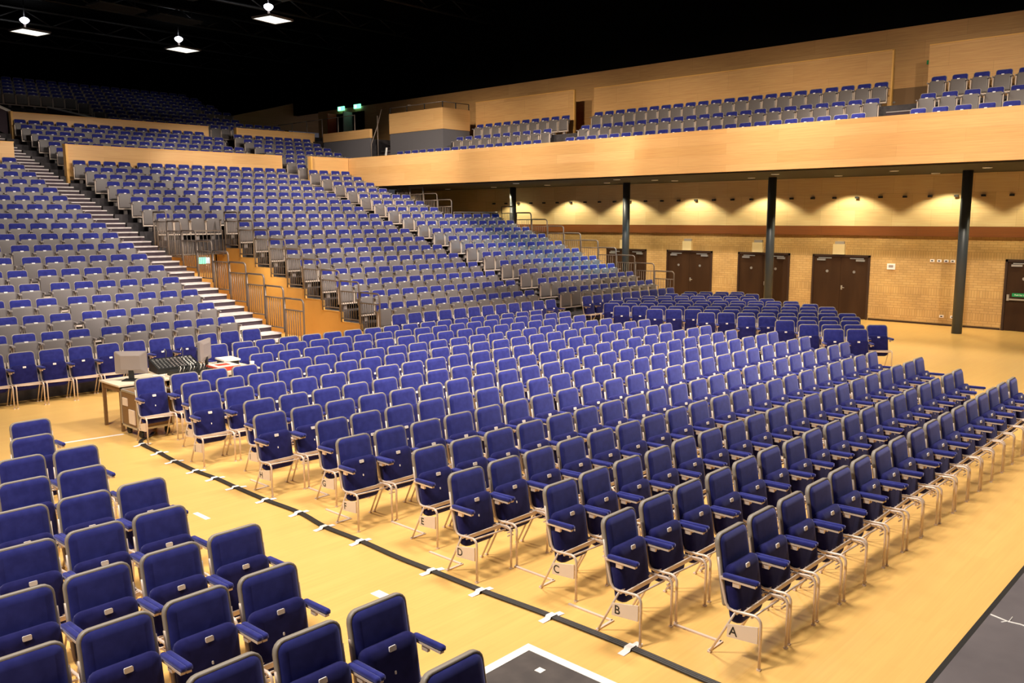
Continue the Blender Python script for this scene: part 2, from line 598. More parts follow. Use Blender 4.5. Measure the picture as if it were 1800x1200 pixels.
# ------------------------------------------------------------------ tiers
def tier_block(mb, n, x0, x1, z0=0.0, depth=TD, front=None):
    f0, f1 = (front if front else (nose(n, x0), nose(n, x1)))
    b0, b1 = nose(n, x0) + depth, nose(n, x1) + depth
    z = tz(n)
    mb.hexa([(x0, f0, z0), (x1, f1, z0), (x1, b1, z0), (x0, b0, z0)], [(x0, f0, z), (x1, f1, z), (x1, b1, z), (x0, b0, z)])


XA0, XA1 = 10.02, 11.32      # first aisle
XV = 13.6                    # right side of the entrance
XB0, XB1 = 19.78, 20.72      # second aisle
mb = MB()
for n in range(25):
    if n == 0:
        tier_block(mb, n, -3, XA0, 0, TD, (17.0 + .45, 16.4 + .45))
    else:
        tier_block(mb, n, -3, XA0)
struct('floor_tier_1', mb, MT['tier'])
mb = MB()
for n in range(0, 9):
    tier_block(mb, n, XV + .02, XB0, 0, TD, (16.62, 16.36) if n == 0 else None)
for n in range(9, 25):
    tier_block(mb, n, XA1, XB0, tz(n) - .45 if n < 17 else 0)
struct('floor_tier_2', mb, MT['tier'])
mb = MB()
for n in range(0, 17):
    tier_block(mb, n, XB1, 26.02 if n < 10 else (23.52 if n < 13 else XFAS - .02), 0, TD, (16.3, 16.2) if n == 0 else None)
for n in range(17, 25):
    tier_block(mb, n, XB1, 25.0)
struct('floor_tier_3', mb, MT['tier'])
mb = MB()
for n in range(25, 36):
    tier_block(mb, n, -3, 29.4 if n < 29 else 23.8)
struct('floor_tier_4', mb, MT['tier'])


def stairs(name, label, x0, x1, n0, n1, nl=None):
    t = thing(name, label, 'stairs')
    for n in range(n0, n1 + 1):
        for half in (0, 1):
            z = tz(n) - (TH / 2 if half == 0 else 0)
            y0a, y0b = nose(n, x0) + (-TD / 2 + .04 if half == 0 else .02), nose(n, x1) + (-TD / 2 + .04 if half == 0 else .02)
            d = TD / 2 + .02
            s = MB()
            zb = z - TH / 2 - .02
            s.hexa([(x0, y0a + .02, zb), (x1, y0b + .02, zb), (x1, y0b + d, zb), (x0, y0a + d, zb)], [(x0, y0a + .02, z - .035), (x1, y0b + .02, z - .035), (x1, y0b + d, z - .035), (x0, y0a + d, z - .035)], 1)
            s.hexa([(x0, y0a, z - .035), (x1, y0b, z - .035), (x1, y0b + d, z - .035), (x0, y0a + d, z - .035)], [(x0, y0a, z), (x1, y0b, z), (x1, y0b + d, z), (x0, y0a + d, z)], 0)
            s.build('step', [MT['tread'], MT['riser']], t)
    return t


stairs('aisle_stairs', 'long pale-treaded stairs climbing beside the railed orange entrance', XA0 + .02, XA1 - .04, 0, 24)
stairs('aisle_stairs', 'stairs climbing between the stand and the seats by the doors', XB0 + .02, XB1 - .02, 0, 24)
# carcass under the stairs
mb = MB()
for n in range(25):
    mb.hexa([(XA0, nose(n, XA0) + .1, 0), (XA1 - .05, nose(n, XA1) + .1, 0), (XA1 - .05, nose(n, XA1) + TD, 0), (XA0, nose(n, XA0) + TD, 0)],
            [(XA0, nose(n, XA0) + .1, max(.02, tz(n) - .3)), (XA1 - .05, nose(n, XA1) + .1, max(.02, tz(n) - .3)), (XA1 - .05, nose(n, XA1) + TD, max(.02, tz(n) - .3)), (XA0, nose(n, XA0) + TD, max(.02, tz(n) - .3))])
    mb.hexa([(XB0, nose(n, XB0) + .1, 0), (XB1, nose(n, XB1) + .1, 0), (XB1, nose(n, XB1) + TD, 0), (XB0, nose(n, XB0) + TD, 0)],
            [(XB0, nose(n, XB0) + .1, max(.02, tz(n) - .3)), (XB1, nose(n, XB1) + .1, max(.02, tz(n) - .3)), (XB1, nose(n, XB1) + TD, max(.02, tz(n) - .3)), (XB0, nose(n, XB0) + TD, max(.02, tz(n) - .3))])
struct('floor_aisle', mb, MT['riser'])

# entrance (vomitory) walls
mb = MB()
for n in range(0, 9):
    y0 = nose(n, XV)
    mb.box(XV - .05, XV + .02, y0, y0 + TD + (.0 if n < 8 else .6), 0, tz(n) - .0)
struct('wall_entrance', mb, MT['orange'])
struct('wall_entrance_back', MB().box(XA1 - .05, XV, 25.4, 25.5, 0, 2.25), MT['orange'])
t = thing('exit_sign', 'green lit exit sign inside the orange entrance', 'exit sign', (12.5, 24.1, 2.05))
MB().box(-.17, .1, 0, .04, -.09, .1).build('panel', MT['exit'], t)
MB().box(.11, .22, .0, .04, -.08, .09).build('symbol', MT['exitwhite'], t)
MB().box(-.02, .0, .01, .03, .1, .42).build('hanger', MT['rail'], t)
t = thing('doorway_light', 'lit doorway strip at the back of the orange entrance', 'doorway', (12.9, 25.39, 0))
MB().box(-.06, .06, -.02, 0, .02, 1.5).build('opening', MT['doorlight'], t)
le = bpy.data.lights.new('entrance_lamp', 'POINT')
le.energy = 45
le.color = (1, .85, .6)
le.shadow_soft_size = .1
oe = bpy.data.objects.new('entrance_lamp', le)
oe.location = (12.5, 22.0, 1.9)
COL.objects.link(oe)

# parapets
def parapet(name, label, x0, x1, n, off, z0, z1, ret=0):
    t = thing(name, label, 'parapet', group='wooden parapets across the tiers')
    ya, yb = tagY(n, x0) + off, tagY(n, x1) + off
    MB().hexa([(x0, ya, z0), (x1, yb, z0), (x1, yb + .1, z0), (x0, ya + .1, z0)], [(x0, ya, z1 - .03), (x1, yb, z1 - .03), (x1, yb + .1, z1 - .03), (x0, ya + .1, z1 - .03)]).build('panel', MT['woodX'], t)
    MB().hexa([(x0 - .01, ya - .015, z1 - .03), (x1 + .01, yb - .015, z1 - .03), (x1 + .01, yb + .12, z1 - .03), (x0 - .01, ya + .12, z1 - .03)],
              [(x0 - .01, ya - .015, z1), (x1 + .01, yb - .015, z1), (x1 + .01, yb + .12, z1), (x0 - .01, ya + .12, z1)]).build('capping', MT['orange'], t)
    for xx in ret:
        dx = .08 if xx == x0 else -.08
        yy = ya if xx == x0 else yb
        MB().box(min(xx, xx + dx), max(xx, xx + dx), yy - .14, yy, z0 - .35, z1).build('return_panel', MT['orange'], t)
    return t


parapet('parapet', 'lower wooden parapet at the head of the long pale stairs, outer side', -3, 9.98, 17, -.42, 4.6, 5.79, ())
parapet('parapet', 'long lower wooden parapet between the two stairs', 11.5, 19.74, 17, -.42, 4.6, 5.80, (11.5, ))
parapet('parapet', 'lower wooden parapet meeting the balcony front', 20.98, XFAS - .02, 17, -.42, 4.6, 5.83, (20.98, ))
parapet('parapet', 'upper wooden parapet below the dark seats, longer one', 11.75, 19.74, 24, -.42, 6.4, 7.38, (11.75, ))
parapet('parapet', 'upper wooden parapet below the dark seats, towards the balcony', 21.0, 25.2, 24, -.42, 6.4, 7.40, (21.0, ))

# dim upper entrance with pale sloping cappings
for (a, b, lb) in (((10.3, 37.3, 7.95), (11.75, 37.6, 7.42), 'pale sloping capping ending at the upper parapet corner'), ((14.1, 40, 7.95), (15.6, 38.3, 7.42), 'pale sloping capping behind the middle of upper parapet')):
    A, B = Vector(a), Vector(b)
    t = thing('ramp_wall', lb, 'ramp wall', group='sloping walls of the dim upper entrance')
    MB().hexa([A + Vector((0, 0, -.9)), B + Vector((0, 0, -.9)), B + Vector((.15, .1, -.9)), A + Vector((.15, .1, -.9))], [A, B, B + Vector((.15, .1, 0)), A + Vector((.15, .1, 0))]).build('panel', MT['riser'], t)
    MB().hexa([A, B, B + Vector((.2, .12, 0)), A + Vector((.2, .12, 0))], [A + Vector((0, 0, .06)), B + Vector((0, 0, .06)), B + Vector((.2, .12, .06)), A + Vector((.2, .12, .06))]).build('capping', MT['white'], t)


# ------------------------------------------------------------------ guard rails
def rail_meshes(L, H, drop, nb, bottom=.1):
    """panel along +y: y=0 front post, y=L rear"""
    f = MB()
    r = .022
    arc = [(0, .1 - .1 * math.cos(a), H - .1 + .1 * math.sin(a)) for a in np.linspace(0, PI / 2, 5)]
    f.tube([(0, 0, 0)] + arc + [(0, L - .045, H)], r, 8)
    f.tube([(0, L - .045, -.0), (0, L - .045, H)], r * .9, 8)
    f.tube([(0, 0, H - drop), (0, L - .045, H - drop)], r * .75, 6)
    f.tube([(0, 0, bottom), (0, L - .045, bottom)], r * .75, 6)
    b = MB().tube([(0, 0, bottom), (0, 0, H - drop)], .009, 6)
    return f.mesh('rail_frame', MT['rail']), b.mesh('baluster', MT['rail'])


RF, RB = rail_meshes(TD, 1.09, .27, 7)


def rail_panel(x, n, label, group, z=None, yy=None):
    t = thing('guard_rail', label, 'railing', (x, nose(n, x) if yy is None else yy, tz(n) if z is None else z), 0, group)
    place('rail_frame', RF, t)
    for k in range(7):
        place('baluster', RB, t, (0, .1 + (TD - .145) * (k + .5) / 7.2, 0))
    return t


for n in range(0, 9):
    rail_panel(XA1 + .03, n, 'grey guard rail beside the pale stairs, %s panel up from the floor' % ORD[n + 1], 'rails beside the entrance stairs')
    rail_panel(XV - .08, n, 'grey guard rail on the stepped orange wall, %s panel up' % ORD[n + 1], 'rails on the stepped orange wall')
for n in range(0, 10):
    rail_panel(25.95, n, 'grey end rail of the stand near the doors, %s panel up' % ORD[n + 1], 'end rails of the stand', None, 16.35 + TD * n)
for n in range(10, 14):
    rail_panel(23.46, n, 'grey end rail high under the balcony front, %s panel up' % ORD[n - 9], 'high end rails under the balcony')


def cross_rail(x0, x1, n, z, H, label, yy=None):
    y0 = (nose(n, x0) if yy is None else yy)
    t = thing('guard_rail', label, 'railing', (x0, y0, z), math.atan(SK))
    L = x1 - x0
    f = MB()
    f.tube([(0, 0, 0), (0, 0, H), (L, 0, H), (L, 0, 0)], .02, 8)
    f.tube([(0, 0, .08), (L, 0, .08)], .015, 6)
    f.build('rail_frame', MT['rail'], t)
    b = MB().tube([(0, 0, .08), (0, 0, H)], .008, 6).mesh('baluster', MT['rail'])
    nb = int(L / .12)
    for k in range(1, nb):
        place('baluster', b, t, (L * k / nb, 0, 0))
    return t


cross_rail(XA1 + .12, XV - .17, 9, tz(9) - .5, .5 + .28, 'grey rail across the back of the orange entrance', nose(9, XA1) - .06)
cross_rail(23.5, 25.9, 10, tz(9), .86, 'grey rail across the stand top corner under the balcony', 24.95)
# slim posts of the dim upper rails
for k in range(8):
    n = 28 - k * .6
    x = 21.8 + k * .55
    t = thing('rail_post', 'dim steel post by the dark seats, %s from the top' % ORD[k + 1], 'post', (x, tagY(28, x) + .6 - k * .35, tz(n) + .1), 0, 'posts beside the dark upper seats')
    MB().tube([(0, 0, -.6), (0, 0, .75)], .03, 8).build('shaft', MT['steel'], t)
    MB().tube([(0, 0, .72), (.14, -.08, .62)], .024, 8).build('hook', MT['steel'], t)

# ------------------------------------------------------------------ floor chair prototypes
def bmap(u, v, w_):
    return (u, .305 + v * .168 - w_ * .986, .50 + v * .986 + w_ * .168)


def smap(u, v, w_):
    return (u, .215 + v * .154 - w_ * .988, .27 + v * .988 + w_ * .154)


def cushion(mb, fm, u0, u1, v0, v1, rt_, rb_, w0, w1, seg=4, mi=0, e=.022):
    mb.pad([(inset(u0, u1, v0, v1, rt_, rb_, e, seg), w0), (inset(u0, u1, v0, v1, rt_, rb_, .004, seg), w0 + e * .6), (inset(u0, u1, v0, v1, rt_, rb_, 0, seg), (w0 + w1) / 2),
            (inset(u0, u1, v0, v1, rt_, rb_, .004, seg), w1 - e * .7), (inset(u0, u1, v0, v1, rt_, rb_, e, seg), w1 - .003), (inset(u0, u1, v0, v1, rt_, rb_, e * 2.6, seg), w1 + .004)], fm, mi)
    return mb


HW = .222
back_fabric = MB()
cushion(back_fabric, bmap, -HW + .013, HW - .013, -.10, .437, .062, .03, -.012, .028)
ME_back = back_fabric.mesh('backrest', MT['blue'])
tr = MB()
tr.pad([(inset(-HW, HW, -.10, .45, .07, .03, .02, 4), -.034), (inset(-HW, HW, -.10, .45, .07, .03, 0, 4), -.024), (inset(-HW, HW, -.10, .45, .07, .03, 0, 4), .006),
        (inset(-HW, HW, -.10, .45, .07, .03, .008, 4), .012), (inset(-HW, HW, -.10, .45, .07, .03, .02, 4), .010)], bmap)
ME_trim = tr.mesh('edge_trim', MT['trim'])
ME_seat = cushion(MB(), smap, -.21, .21, .0, .455, .06, .075, -.05, .045, 4, 0, .03).mesh('seat', MT['navy'])
tg = MB()
tg.pad([(rrect(-.027, .027, .395, .428, .006, .006, 2), .044), (rrect(-.027, .027, .395, .428, .006, .006, 2), .053)], smap, 0, False)
ME_tag = tg.mesh('number_tag', MT['tag'])
ME_stud = MB().pad([(rrect(-.006, .006, .25, .272, .004, .004, 2), .046), (rrect(-.006, .006, .25, .272, .004, .004, 2), .054)], smap, 0, False).mesh('seat_stud', MT['tag'])


def arm_mb(sx):
    a = MB()
    x = sx * .236
    a.pad([(rrect(x - .015, x + .015, .645, .672, .006, .006, 2), .02), (rrect(x - .018, x + .018, .642, .678, .012, .008, 2), .035), (rrect(x - .018, x + .018, .642, .678, .012, .008, 2), .29),
           (rrect(x - .015, x + .015, .645, .672, .006, .006, 2), .305)], lambda u, v, w_: (u, w_, v + (w_ - .3) * -.03), 0)
    a.box(x - .016, x + .016, .04, .33, .628, .643, 1)
    a.box(x - .008, x + .014, .17, .225, .59, .63, 1)
    return a


ME_arm = [arm_mb(-1).mesh('armrest', [MT['blue'], MT['frame']]), arm_mb(1).mesh('armrest', [MT['blue'], MT['frame']])]


def frame_mb(sx, n=7):
    x = sx * .222
    a = MB()
    arc = [(x, .055 - .055 * math.cos(t_), .352 + .055 * math.sin(t_)) for t_ in np.linspace(0, PI / 2, 5)]
    a.tube([(x, 0, 0)] + arc + [(x, .22, .395), (x, .262, .405), (x, .285, .44), (x, .335, .63), (x, .36, .78)], .0115, n)
    a.tube([(x, .2, .395), (x, .408, 0)], .0095, n)
    a.box(x - .014, x + .014, -.014, .014, 0, .012)
    a.box(x - .014, x + .014, .394, .422, 0, .012)
    return a


ME_frame = [frame_mb(-1).mesh('side_frame', MT['frame']), frame_mb(1).mesh('side_frame', MT['frame'])]
cb = MB()
cb.box(-.222, .222, .135, .147, .375, .41)
cb.tube([(-.222, .075, .385), (.222, .075, .372)], .0085, 6)
cb.box(-.222, .222, .19, .2, .37, .4)
for k in range(5):
    xx = -.17 + k * .085
    cb.box(xx - .008, xx + .008, .145, .19, .372, .384)
ME_cross = cb.mesh('crossbar', MT['frame'])
lk = MB()
for zz in (.385, .345, .31):
    lk.tube([(.222, .05, zz), (.3, .05, zz - .003)], .007, 6)
lk.tube([(.222, .15, .39), (.3, .05, .345)], .007, 6)
ME_link = lk.mesh('row_link', MT['frame'])


def merge(meshes, mats):
    """one mesh from several (verts, faces, material) sets"""
    vs_, fs, ms, sm = [], [], [], []
    for me in meshes:
        o = len(vs_)
        vs_ += [tuple(v.co) for v in me.vertices]
        idx = [mats.index(m) for m in me.materials]
        for p in me.polygons:
            fs.append(tuple(i + o for i in p.vertices))
            ms.append(idx[p.material_index])
            sm.append(p.use_smooth)
    return np.array(vs_), fs, ms, sm


CH_MATS = [MT['blue'], MT['navy'], MT['trim'], MT['frame'], MT['tag']]
FULL = merge([ME_back, ME_trim, ME_seat, ME_tag, ME_arm[0], ME_arm[1], ME_frame[0], ME_frame[1], ME_cross], CH_MATS)
fr = merge([ME_frame[0], ME_frame[1], ME_cross], [MT['frame']])
ME_under = bpy.data.meshes.new('underframe')
ME_under.from_pydata([tuple(v) for v in fr[0]], [], fr[1])
ME_under.materials.append(MT['frame'])
ME_under.polygons.foreach_set('use_smooth', fr[3])


def stuff_mesh(name, proto, mats, spots):
    V, F, MI, SM = proto
    allv, allf, allm, alls = [], [], [], []
    n = len(V)
    for i, (x, y, z, a) in enumerate(spots):
        c, s = math.cos(a), math.sin(a)
        W = np.stack([V[:, 0] * c - V[:, 1] * s + x, V[:, 0] * s + V[:, 1] * c + y, V[:, 2] + z], 1)
        allv.append(W)
        allf += [tuple(k + i * n for k in f) for f in F]
        allm += MI
        alls += SM
    me = bpy.data.meshes.new(name)
    me.from_pydata(np.concatenate(allv).tolist(), [], allf)
    for m in mats:
        me.materials.append(m)
    me.polygons.foreach_set('material_index', allm)
    me.polygons.foreach_set('use_smooth', alls)
    return place(name, me)


# ------------------------------------------------------------------ where every floor chair stands
# (x, y of the front feet, angle, label, group, row letter)
CH = []
BT = .373       # back top sits this far behind the front feet
rows = [  # back-top line at x=5.6, first seat, last seat, number
    ('A', 3.08, 5.79, 14.11, 17), ('B', 3.92, 5.50, 14.34, 18), ('C', 4.79, 5.78, 15.12, 19), ('D', 5.68, 5.47, 15.26, 20), ('E', 6.55, 5.76, 16.1, 21),
    ('F', 7.5, 5.51, 16.34, 22), ('G', 8.37, 5.83, 16.62, 22), ('H', 9.2, 5.52, 16.28, 22), ('I', 10.02, 5.85, 16.57, 22), ('J', 10.94, 5.57, 16.33, 22),
    ('K', 11.8, 5.89, 16.63, 22), ('L', 12.62, 5.58, 16.23, 22), ('M', 13.56, 7.94, 16.35, 17), ('N', 14.41, 8.16, 16.72, 18), ('O', 15.2, 7.96, 16.5, 18)]
for L, Y0, xa, xb, n in rows:
    sl = -.0053 * (Y0 - 3)
    for i in range(n):
        x = xa + (xb - xa) * i / (n - 1)
        if L < 'M':
            lab = 'blue tip-up chair in row %s, %s from the taped cable' % (L, ORD[i + 1])
        else:
            lab = 'blue chair, %s row before the tiers, %s from the mixing desk' % ({'M': 'third', 'N': 'second', 'O': 'first'}[L], ORD[i + 1])
        CH.append((x + random.uniform(-.012, .012), Y0 + sl * (x - 5.6) - BT + random.uniform(-.012, .012), math.atan(sl) + random.uniform(-.02, .02), lab, 'blue chairs of the main block', L if i == 0 else None))
lrows = [(3.18, 2.95, 3), (4.06, 3.13, 5), (5.0, 2.94, 5), (5.86, 3.18, 5), (6.72, 2.99, 5), (7.6, 3.24, 5), (8.44, 3.03, 5), (9.27, 3.28, 5), (10.12, 3.15, 4), (10.93, 3.39, 4)]
for r, (yy, xe, n) in enumerate(lrows):
    for i in range(n):
        CH.append((xe - i * .51, yy - BT, random.uniform(-.015, .015), 'blue tip-up chair across the cable aisle, %s row from the stage, %s from aisle' % (ORD[r + 1], ORD[i + 1]), 'blue chairs across the cable aisle', None))
u = Vector((.78, .6258))
tt = Vector((-.6258, .78))
rb = [(-5.99, 2), (-6.66, 4), (-6.32, 4), (-6.58, 6), (-6.72, 8), (-6.49, 10), (-6.66, 12), (-6.43, 12), (-6.11, 11), (-5.6, 9), (-5.19, 7), (-5.48, 6), (-5.18, 4)]
for j, (t0, n) in enumerate(rb):
    for i in range(n):
        p = u * (18.55 + .765 * j) + tt * (t0 + i * .49)
        p = p - u * BT
        CH.append((p.x, p.y, -math.atan2(.78, .6258) + random.uniform(-.015, .015), 'blue chair in the angled block, %s row from the main block, %s from the sockets' % (ORD[j + 1], ORD[i + 1]), 'blue chairs of the angled block', None))
for i, x in enumerate([4.64 + .497 * k for k in range(-2, 11)]):
    CH.append((x, 16.77 - .035 * (x - 5) - BT, -.02, 'blue chair at the tier foot behind the mixing desk, %s from the stairs' % ORD[13 - i], 'blue chairs along the foot of the tiers', None))
for i, x in enumerate([13.56 + .4936 * k for k in range(12)]):
    CH.append((x, 16.44 - .057 * (x - 13.56) - BT, -.04, 'blue chair against the lowest tier past the orange wall, %s along' % ORD[i + 1], 'blue chairs along the foot of the tiers', None))
for i, x in enumerate([20.57 + .48 * k for k in range(10)]):
    CH.append((x, 16.03 - .045 * (x - 20.57) - BT, -.04, 'blue chair against the lowest tier near the doors, %s from the inner stairs' % ORD[i + 1], 'blue chairs along the foot of the tiers', None))


def in_view(x, y, z, margin=60):
    d = Vector((x, y, z)) - Vector((0, 0, EYE))
    wv = d.dot(fw)
    if wv < .4:
        return False
    px = 900 + FOCAL * d.dot(rt) / wv
    py = 600 - FOCAL * d.dot(up) / wv
    return -margin < px < 1800 + margin and -margin < py < 1200 + margin


CH = [c for c in CH if in_view(c[0], c[1] + BT, .8, 30)]
order = sorted(range(len(CH)), key=lambda i: CH[i][0] ** 2 + CH[i][1] ** 2)
near, far = order[:300], order[300:]


def add_plate(t, L):
    x = -.242
    p = MB()
    p.add([(x, .26, .185), (x, .012, .208), (x, .012, .335), (x, .255, .285), (x + .012, .26, .185), (x + .012, .012, .208), (x + .012, .012, .335), (x + .012, .255, .285)],
          [(0, 1, 2, 3), (7, 6, 5, 4), (0, 4, 5, 1), (1, 5, 6, 2), (2, 6, 7, 3), (3, 7, 4, 0)])
    po = p.build('row_plate', MT['plate'], t)
    place('letter', text_mesh(L, .1, lambda a, b: (x - .0015, .208 - a, .24 + b), MT['ink']), po)


for rank, i in enumerate(near):
    x, y, a, lab, grp, L = CH[i]
    t = thing('floor_chair', lab, 'chair', (x, y, 0), a, grp)
    if rank < 170:
        b = place('backrest', ME_back, t)
        place('edge_trim', ME_trim, b)
        s = place('seat', ME_seat, t)
        place('number_tag', ME_tag, s)
        place('seat_stud', ME_stud, s)
        place('armrest', ME_arm[0], t)
        place('armrest', ME_arm[1], t)
        place('side_frame', ME_frame[0], t)
        place('side_frame', ME_frame[1], t)
        place('crossbar', ME_cross, t)
        if rank < 110:
            place('row_link', ME_link, t)
    else:
        b = place('backrest', ME_back, t)
        place('edge_trim', ME_trim, b)
        s = place('seat', ME_seat, t)
        place('number_tag', ME_tag, s)
        place('armrest', ME_arm[0], t)
        place('armrest', ME_arm[1], t)
        place('underframe', ME_under, t)
    if L:
        add_plate(t, L)
o = stuff_mesh('distant_chairs', FULL, CH_MATS, [(CH[i][0], CH[i][1], 0, CH[i][2]) for i in far])
tag(o, 'remaining small blue chairs at the foot of the tiers and by the doors', 'chairs', kind='stuff')

# floor straps that space the rows at the cable aisle
for k in range(8):
    L, Y0, xa, _, _ = rows[k]
    Y1, xn = rows[k + 1][1], rows[k + 1][2]
    yb, yf = Y0 - BT + .408, Y1 - BT
    x = xa - .222
    s = tag(MB().box(x, x + .2, yb - .012, yb + .012, 0, .012).box(x + .176, x + .2, yb, yf, 0, .012).build('row_spacer', MT['frame']),
            'flat steel floor strap from row %s back to row %s' % (L, rows[k + 1][0]), 'floor strap', 'floor straps between the rows')


# ------------------------------------------------------------------ tier seats
def tbmap(u_, v, w_):
    return (u_, .10 + v * .168 - w_ * .986, .48 + v * .986 + w_ * .168)


def tsmap(u_, v, w_):
    return (u_, -.02 + v * .1 - w_ * .995, .2 + v * .995 + w_ * .1)


def tier_seat_meshes():
    b = MB()
    cushion(b, tbmap, -.2, .2, -.05, .315, .05, .02, -.012, .026, 3)
    b.pad([(inset(-.212, .212, -.05, .327, .058, .02, .01, 3), -.03), (inset(-.212, .212, -.05, .327, .058, .02, 0, 3), -.02), (inset(-.212, .212, -.05, .327, .058, .02, 0, 3), .004), (inset(-.212, .212, -.05, .327, .058, .02, .014, 3), .008)], tbmap, 1)
    s = MB()
    cushion(s, tsmap, -.213, .213, 0, .46, .05, .03, -.04, .03, 3, 0, .014)
    t = MB()
    t.pad([(rrect(-.035, .035, .438, .466, .006, .006, 1), .0), (rrect(-.035, .035, .438, .466, .006, .006, 1), .036)], tsmap, 0, False)
    f = MB()
    f.box(-.243, -.222, -.03, .02, .17, .6)
    f.box(.222, .243, -.03, .02, .17, .6)
    f.box(-.243, .243, -.03, .03, .15, .19)
    f.box(-.05, .05, .03, .1, 0, .2, 1)
    f.box(-.249, -.219, -.12, .14, .58, .61, 1)
    f.box(.219, .249, -.12, .14, .58, .61, 1)
    return (b.mesh('backrest', [MT['blue'], MT['trim']]), s.mesh('seat', MT['greyseat']), t.mesh('number_tag', MT['tag']), f.mesh('support_frame', [MT['frame'], MT['greyplastic']]))


TS = tier_seat_meshes()
TS_MATS = [MT['blue'], MT['trim'], MT['greyseat'], MT['tag'], MT['frame'], MT['greyplastic']]
TFULL = merge(TS, TS_MATS)
SEATS = []
for n in range(0, 24):
    if n != 17 or True:
        rown = 'tier row %s' % (ORD[n + 1])
    # outer section, left of the pale stairs
    xs = []
    x = 9.72 - (.04 if n % 2 else 0)
    k = 0
    while x > 2.5:
        xs.append(x)
        k += 1
        x -= .5 + (.12 if k == 6 else 0)
    for i, x in enumerate(xs):
        if n == 17:
            continue
        SEATS.append((n, x, 'grey tip-up seat in %s, %s outward from the pale stairs' % (rown, ORD[min(i + 1, 25)])))
    xs = [14.0 + .5 * i for i in range(12)]
    if n >= 9:
        xs = [11.85 + .5 * i for i in range(4)] + xs
    for i, x in enumerate(xs):
        x += (.0 if n < 17 else .1) + (.05 if n % 2 else 0)
        if x < 19.62:
            SEATS.append((n, x, 'grey tip-up seat in %s between the stairs, %s from the %s' % (rown, ORD[i + 1], 'orange entrance' if n < 9 else 'pale stairs')))
    lim = 25.8 if n < 10 else (23.2 if n < 13 else (22.6 if n < 17 else 24.7))
    for i in range(10):
        x = 20.98 + .5 * i + (.07 if i > 1 else 0)
        if x < lim:
            SEATS.append((n, x, 'grey tip-up seat in %s beyond the inner stairs, %s along' % (rown, ORD[i + 1])))
SEATS = [s for s in SEATS if in_view(s[1], tagY(s[0], s[1]), tz(s[0]) + .6, 25)]
SEATS.sort(key=lambda s: s[1] ** 2 + tagY(s[0], s[1]) ** 2)
ang = math.atan(SK)
for n, x, lab in SEATS[:300]:
    t = thing('tier_chair', lab, 'tier seat', (x, tagY(n, x) + random.uniform(-.006, .006), tz(n)), ang, 'grey-backed seats on the tiers')
    place('backrest', TS[0], t)
    s = place('seat', TS[1], t)
    place('number_tag', TS[2], s)
    place('support_frame', TS[3], t)
rest = [(x, tagY(n, x), tz(n), ang) for n, x, _ in SEATS[300:]]
tag(stuff_mesh('upper_seating', TFULL, TS_MATS, rest), 'small grey and blue seats filling the higher tiers', 'seats', kind='stuff')
dark = []
for n in range(25, 35):
    x = 9.0 + (.25 if n % 2 else 0)
    while x < (24.7 if n < 28 else 23.4):
        if in_view(x, tagY(n, x), tz(n) + .6, 20) and not (n < 30 and x < 16.2) and not any(abs(x - (21.8 + k * .55)) < .4 and abs(tagY(n, x) - (tagY(28, x) + .6 - k * .35)) < .5 for k in range(8)):
            dark.append((x, tagY(n, x), tz(n), ang))
        x += .5
tag(stuff_mesh('unlit_seating', TFULL, TS_MATS, dark), 'dark unlit seats above the upper parapets', 'seats', kind='stuff')

# ------------------------------------------------------------------ balcony seats, panels, stairs
def fill(y0, y1):
    n = int((y1 - y0) / .5)
    return [y0 + (y1 - y0) * k / n for k in range(n + 1)]


secs = {0: [('beyond the steps towards the stage', fill(4.3, 8.28)), ('in the long middle run', fill(9.91, 20.5)), ('beside the control box', fill(22.1, 30.2))],
        1: [('beyond the steps towards the stage', fill(4.4, 8.39)), ('in the long middle run', fill(9.94, 20.63)), ('beside the control box', fill(22.52, 27.5))],
        2: [('beyond the steps towards the stage', fill(4.5, 8.46)), ('in the long middle run', fill(10.1, 20.81)), ('beside the control box', fill(22.46, 27.3))]}
rn = ['front', 'middle', 'back']
for r in range(3):
    for nm, ys in secs[r]:
        for i, yy in enumerate(ys):
            x = BX[r] - .16
            if not in_view(x, yy, BZ[r] + .8, 20):
                continue
            t = thing('balcony_chair', 'grey balcony seat, %s row %s, %s from the stage end' % (rn[r], nm, ORD[i + 1]), 'balcony seat', (x, yy, BZ[r]), -PI / 2, 'seats on the side balcony')
            place('backrest', TS[0], t)
            s = place('seat', TS[1], t)
            place('number_tag', TS[2], s)
            place('support_frame', TS[3], t)
for (a, b, z1, lb) in ((22.5, 28.15, 8.4, 'oak partition behind the balcony seats, beside the control box'), (10.0, 21.5, 8.36, 'long oak partition behind the middle balcony seats'), (3.2, 8.96, 8.36, 'oak partition behind the balcony seats nearest the stage')):
    t = thing('oak_partition', lb, 'partition', (27.95, 0, 6.53), 0, 'oak partitions behind the balcony seats')
    MB().box(0, .08, a, b, 0, z1 - 6.53 - .03).build('panel', MT['woodD'], t)
    MB().box(-.01, .09, a, b, z1 - 6.53 - .03, z1 - 6.53).box(-.01, .09, a - .02, a + .03, 0, z1 - 6.53).build('edging', MT['orange'], t)
for (y0, y1, lb) in ((8.75, 9.62, 'grey balcony steps between partitions nearest the stage'), (21.13, 21.82, 'grey balcony steps between the middle and far partitions')):
    t = thing('balcony_steps', lb, 'steps', group='steps up the side balcony')
    for k in range(5):
        xx = 24.9 + k * .42
        z = 5.42 + (k + 1) * .185
        MB().box(xx, xx + .44, y0, y1, 5.42, z - .03, 1).box(xx - .02, xx + .44, y0, y1, z - .03, z, 0).build('step', [MT['greyplastic'], MT['riser']], t)
t = thing('exit_label', 'small green exit label on the wall behind balcony', 'exit sign', (XUP - .01, 9.35, 8.1))
MB().box(-.02, .01, -.16, .16, -.06, .06).build('panel', MT['green'], t)
